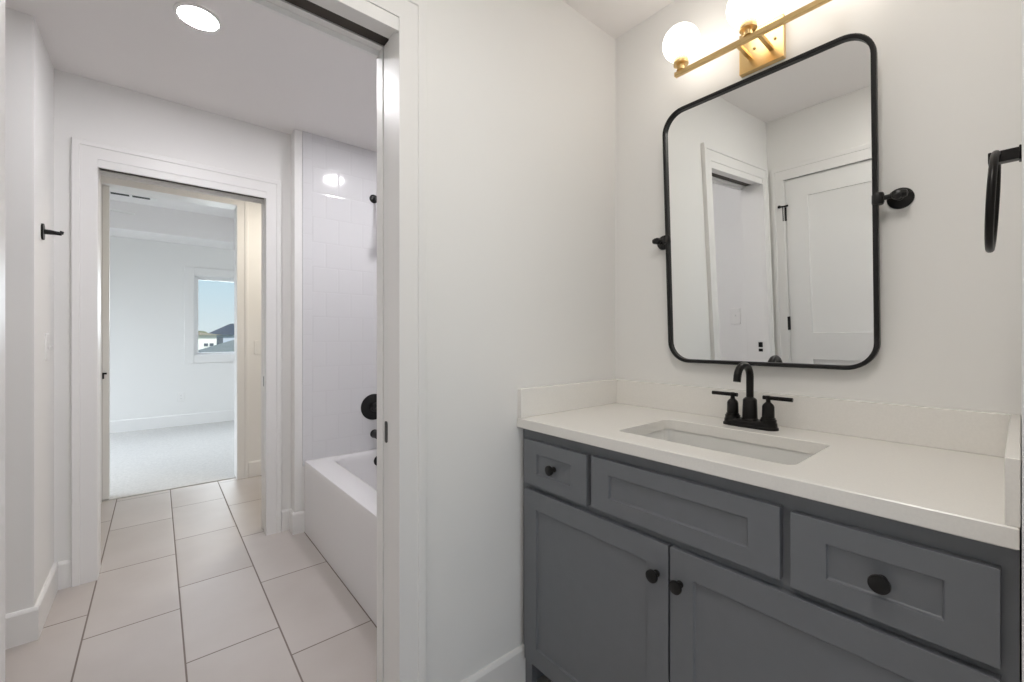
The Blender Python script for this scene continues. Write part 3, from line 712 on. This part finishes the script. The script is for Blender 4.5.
def plate(name, f, a, z, label, cat, kind='toggle', group=None):
    """a wall plate centred at (a, z) on the wall mapped by f(along, out, z)"""
    r = thing(name, f(a, 0, z), label, cat, group)
    m = MB(); P = rrect(0, 0, 0.036, 0.059, 0.005, 4); Q = rrect(0, 0, 0.033, 0.056, 0.004, 4)
    m.loft([[f(a + p, 0.0, z + q) for p, q in P], [f(a + p, 0.003, z + q) for p, q in P], [f(a + p, 0.006, z + q) for p, q in Q]])
    b = m.done('cover_plate', 'plate', r)
    if kind == 'toggle':
        m = MB(); m.box(a - 0.006, a + 0.006, 0.0055, 0.0075, z - 0.013, z + 0.013, f); m.done('toggle_slot', 'plate', b)
        m = MB(); m.box(a - 0.004, a + 0.004, 0.006, 0.018, z + 0.001, z + 0.010, f); m.done('toggle', 'plate', r, 0.001, 1)
    elif kind == 'rocker':
        m = MB(); m.box(a - 0.0165, a + 0.0165, 0.006, 0.0085, z - 0.033, z + 0.033, f); m.done('rocker', 'plate', r, 0.001, 1)
    else:
        for dz in (-0.020, 0.020):
            m = MB(); m.loft([[f(a + p, 0.0055, z + dz + q) for p, q in rrect(0, 0, 0.017, 0.0145, 0.012, 6)], [f(a + p, 0.008, z + dz + q) for p, q in rrect(0, 0, 0.017, 0.0145, 0.012, 6)]])
            s_ = m.done('receptacle', 'plate', r)
            m = MB(); m.box(a - 0.007, a - 0.0055, 0.0075, 0.0084, z + dz - 0.002, z + dz + 0.006, f).box(a + 0.0055, a + 0.007, 0.0075, 0.0084, z + dz - 0.002, z + dz + 0.006, f)
            m.done('slots', 'slot', s_)
    return r
plate('light_switch', along_y(LW, 1), 2.725, 1.142, 'white toggle light switch below the black robe hook', 'light switch')
plate('light_switch', along_y(LW, 1), 1.352, 1.150, 'white switch plate seen in the mirror through the doorway', 'light switch')
plate('light_switch', along_x(T0, -1), 0.672, 1.100, 'white light switch in the passage, right of the bedroom opening', 'light switch', 'rocker')
plate('wall_outlet', along_x(BW, -1), 0.246, 0.388, 'white power outlet low on the bedroom wall below the window', 'outlet', 'outlet')

# recessed downlight in the bath
for lx, ly, lab in ((0.125, 2.072, 'round recessed downlight glowing in the bath ceiling'), (1.078, 2.105, 'recessed downlight over the bathtub, seen only as its reflection in the white tile')):
    dl = thing('recessed_downlight', (lx, ly, CE), lab, 'ceiling light')
    m = MB(); m.lathe([(0.065, 0.0), (0.078, 0.0), (0.078, 0.003), (0.068, 0.006), (0.065, 0.005), (0.065, 0.0)], (lx, ly, CE), (0, 0, -1), 48, cap=False)
    m.done('trim_ring', 'plate', dl)
    m = MB(); m.lathe([(0.0655, 0.0), (0.0655, 0.0045), (0.0, 0.0048)], (lx, ly, CE), (0, 0, -1), 48)
    m.done('lens', 'led', dl)['label'] = 'glowing round lens'

# added unseen housings over the vanity fill lamp and the passage ceiling light
struct(MB().box(0.08, 0.62, 0.025, 0.315, 2.428, CE), 'fill_housing', 'vinyl', 0.003)
m = MB(); m.lathe([(0.11, 0), (0.11, 0.012), (0.10, 0.022)], (0.95, 3.60, CE), (0, 0, -1), 32); struct(m, 'passage_light_housing', 'vinyl')

# bedroom ceiling vent and fan
vt_ = thing('ceiling_vent', (-0.2, 6.31, 2.755), 'white linear air vent in the bedroom tray ceiling', 'vent')
MB().box(-0.43, 0.00, 6.250, 6.370, 2.751, 2.755).done('vent_frame', 'plate', vt_, 0.001, 1)
for (a, b) in ((-0.385, -0.235), (-0.210, -0.060)):
    MB().box(a, b, 6.275, 6.345, 2.7495, 2.7512).done('slot', 'slot', vt_)
fx, fy, fz = -0.80, 5.74, 2.475
fan = thing('ceiling_fan', (fx, fy, 2.755), 'white ceiling fan in the bedroom tray ceiling, one blade tip showing', 'ceiling fan')
m = MB(); m.lathe([(0.06, 0), (0.06, 0.02), (0.03, 0.05), (0.013, 0.055), (0.013, 0.17), (0.05, 0.18), (0.10, 0.20), (0.11, 0.25), (0.09, 0.29), (0.05, 0.31), (0.0, 0.315)], (fx, fy, 2.755), (0, 0, -1), 32)
m.done('motor', 'plate', fan)
for i in range(5):
    a = R(21 + 72 * i); ca, sa = math.cos(a), math.sin(a)
    def bl(r_, w_, dz=0.0): return [(fx + ca*r_ - sa*q, fy + sa*r_ + ca*q, fz + dz + q * 0.20) for q in (-w_, w_)]
    m = MB(); lo = []
    for r_, w_ in ((0.09, 0.022), (0.17, 0.030), (0.22, 0.052), (0.45, 0.062), (0.60, 0.066), (0.635, 0.060), (0.65, 0.045)):
        p0, p1 = bl(r_, w_); q0, q1 = bl(r_, w_, 0.014); lo.append([p0, p1, q1, q0])
    m.loft(lo); m.done('blade', 'plate', fan)

# ------------------------------------------------------------------ outside the bedroom window
struct(MB().box(-120, 160, 8.5, 260, -3.3, -3.2), 'ground', 'lawn')
def hip(mb, x0, x1, y0, y1, z, h, ov=0.35, inset=None):
    x0 -= ov; x1 += ov; y0 -= ov; y1 += ov
    k_ = inset if inset is not None else min((y1 - y0) / 2, (x1 - x0) / 2) * 0.98
    ym = (y0 + y1) / 2
    b = [(x0, y0, z), (x1, y0, z), (x1, y1, z), (x0, y1, z)]
    vs = [mb.bm.verts.new(p) for p in b]; r0 = mb.bm.verts.new((x0 + k_, ym, z + h)); r1 = mb.bm.verts.new((x1 - k_, ym, z + h))
    mb.face(vs[::-1]); mb.face([vs[0], vs[1], r1, r0]); mb.face([vs[1], vs[2], r1]); mb.face([vs[2], vs[3], r0, r1]); mb.face([vs[3], vs[0], r0])
    return mb
def house(loc, label, x0, x1, y0, y1, ze, h, wm, rm, wins, inset=None, name='house'):
    r = thing(name, loc, label, 'house')
    b = MB().box(x0, x1, y0, y1, -3.2, ze).done('house_walls', wm, r)
    hip(MB(), x0, x1, y0, y1, ze, h, inset=inset).done('roof', rm, r)
    for (a, z, w_, h_) in wins:
        MB().box(a, a + w_, y0 - 0.04, y0 + 0.02, z, z + h_).done('window', 'winpane', b)
    return r
house((3.0, 42, -3.2), 'white house with a low tan roof seen through the bedroom window', -4.0, 3.55, 40, 46, 1.42, 0.5, 'siding', 'shinglet', [(2.75, 0.55, 0.25, 0.22), (3.1, 0.55, 0.25, 0.22)])
house((7.0, 48, -3.2), 'pale blue house with a charcoal hip roof seen at the window right edge', 4.05, 14.0, 46.5, 54, 1.46, 1.15, 'sidinglav', 'shingle', [(4.05, 0.42, 0.55, 0.8)], inset=1.9)
house((6.0, 30, -3.2), 'house with weathered grey roof low in the bedroom window', 2.30, 12.0, 27.5, 37.0, 0.22, 1.05, 'siding', 'shingleg', [], inset=2.4)
def tree(x, y, z, s, label):
    r = thing('tree', (x, y, -3.2), label, 'tree', 'distant trees beyond the houses')
    m = MB(); m.tube([(x, y, -3.2), (x + 0.1, y, z - s)], [0.3, 0.18], 8); m.done('trunk', 'bark', r)
    m = MB()
    for i in range(9):
        c = V((x + random.uniform(-1, 1) * s * 0.7, y + random.uniform(-1, 1) * s * 0.5, z + random.uniform(-0.6, 0.25) * s))
        g = bmesh.ops.create_icosphere(m.bm, subdivisions=2, radius=s * random.uniform(0.4, 0.62), matrix=Matrix.Translation(c))
        for v in g['verts']: v.co += (v.co - c).normalized() * random.uniform(-0.12, 0.12) * s
    m.done('crown', 'leaf', r, ang=180)
for i, (x, zc) in enumerate(((1.5, 0.6), (5.6, 0.85), (9.9, 1.1), (14.2, 0.9), (18.6, 1.0))):
    tree(x, 72 + (i % 2) * 4, zc, 1.9, 'leafy tree rising behind the houses beyond the window')
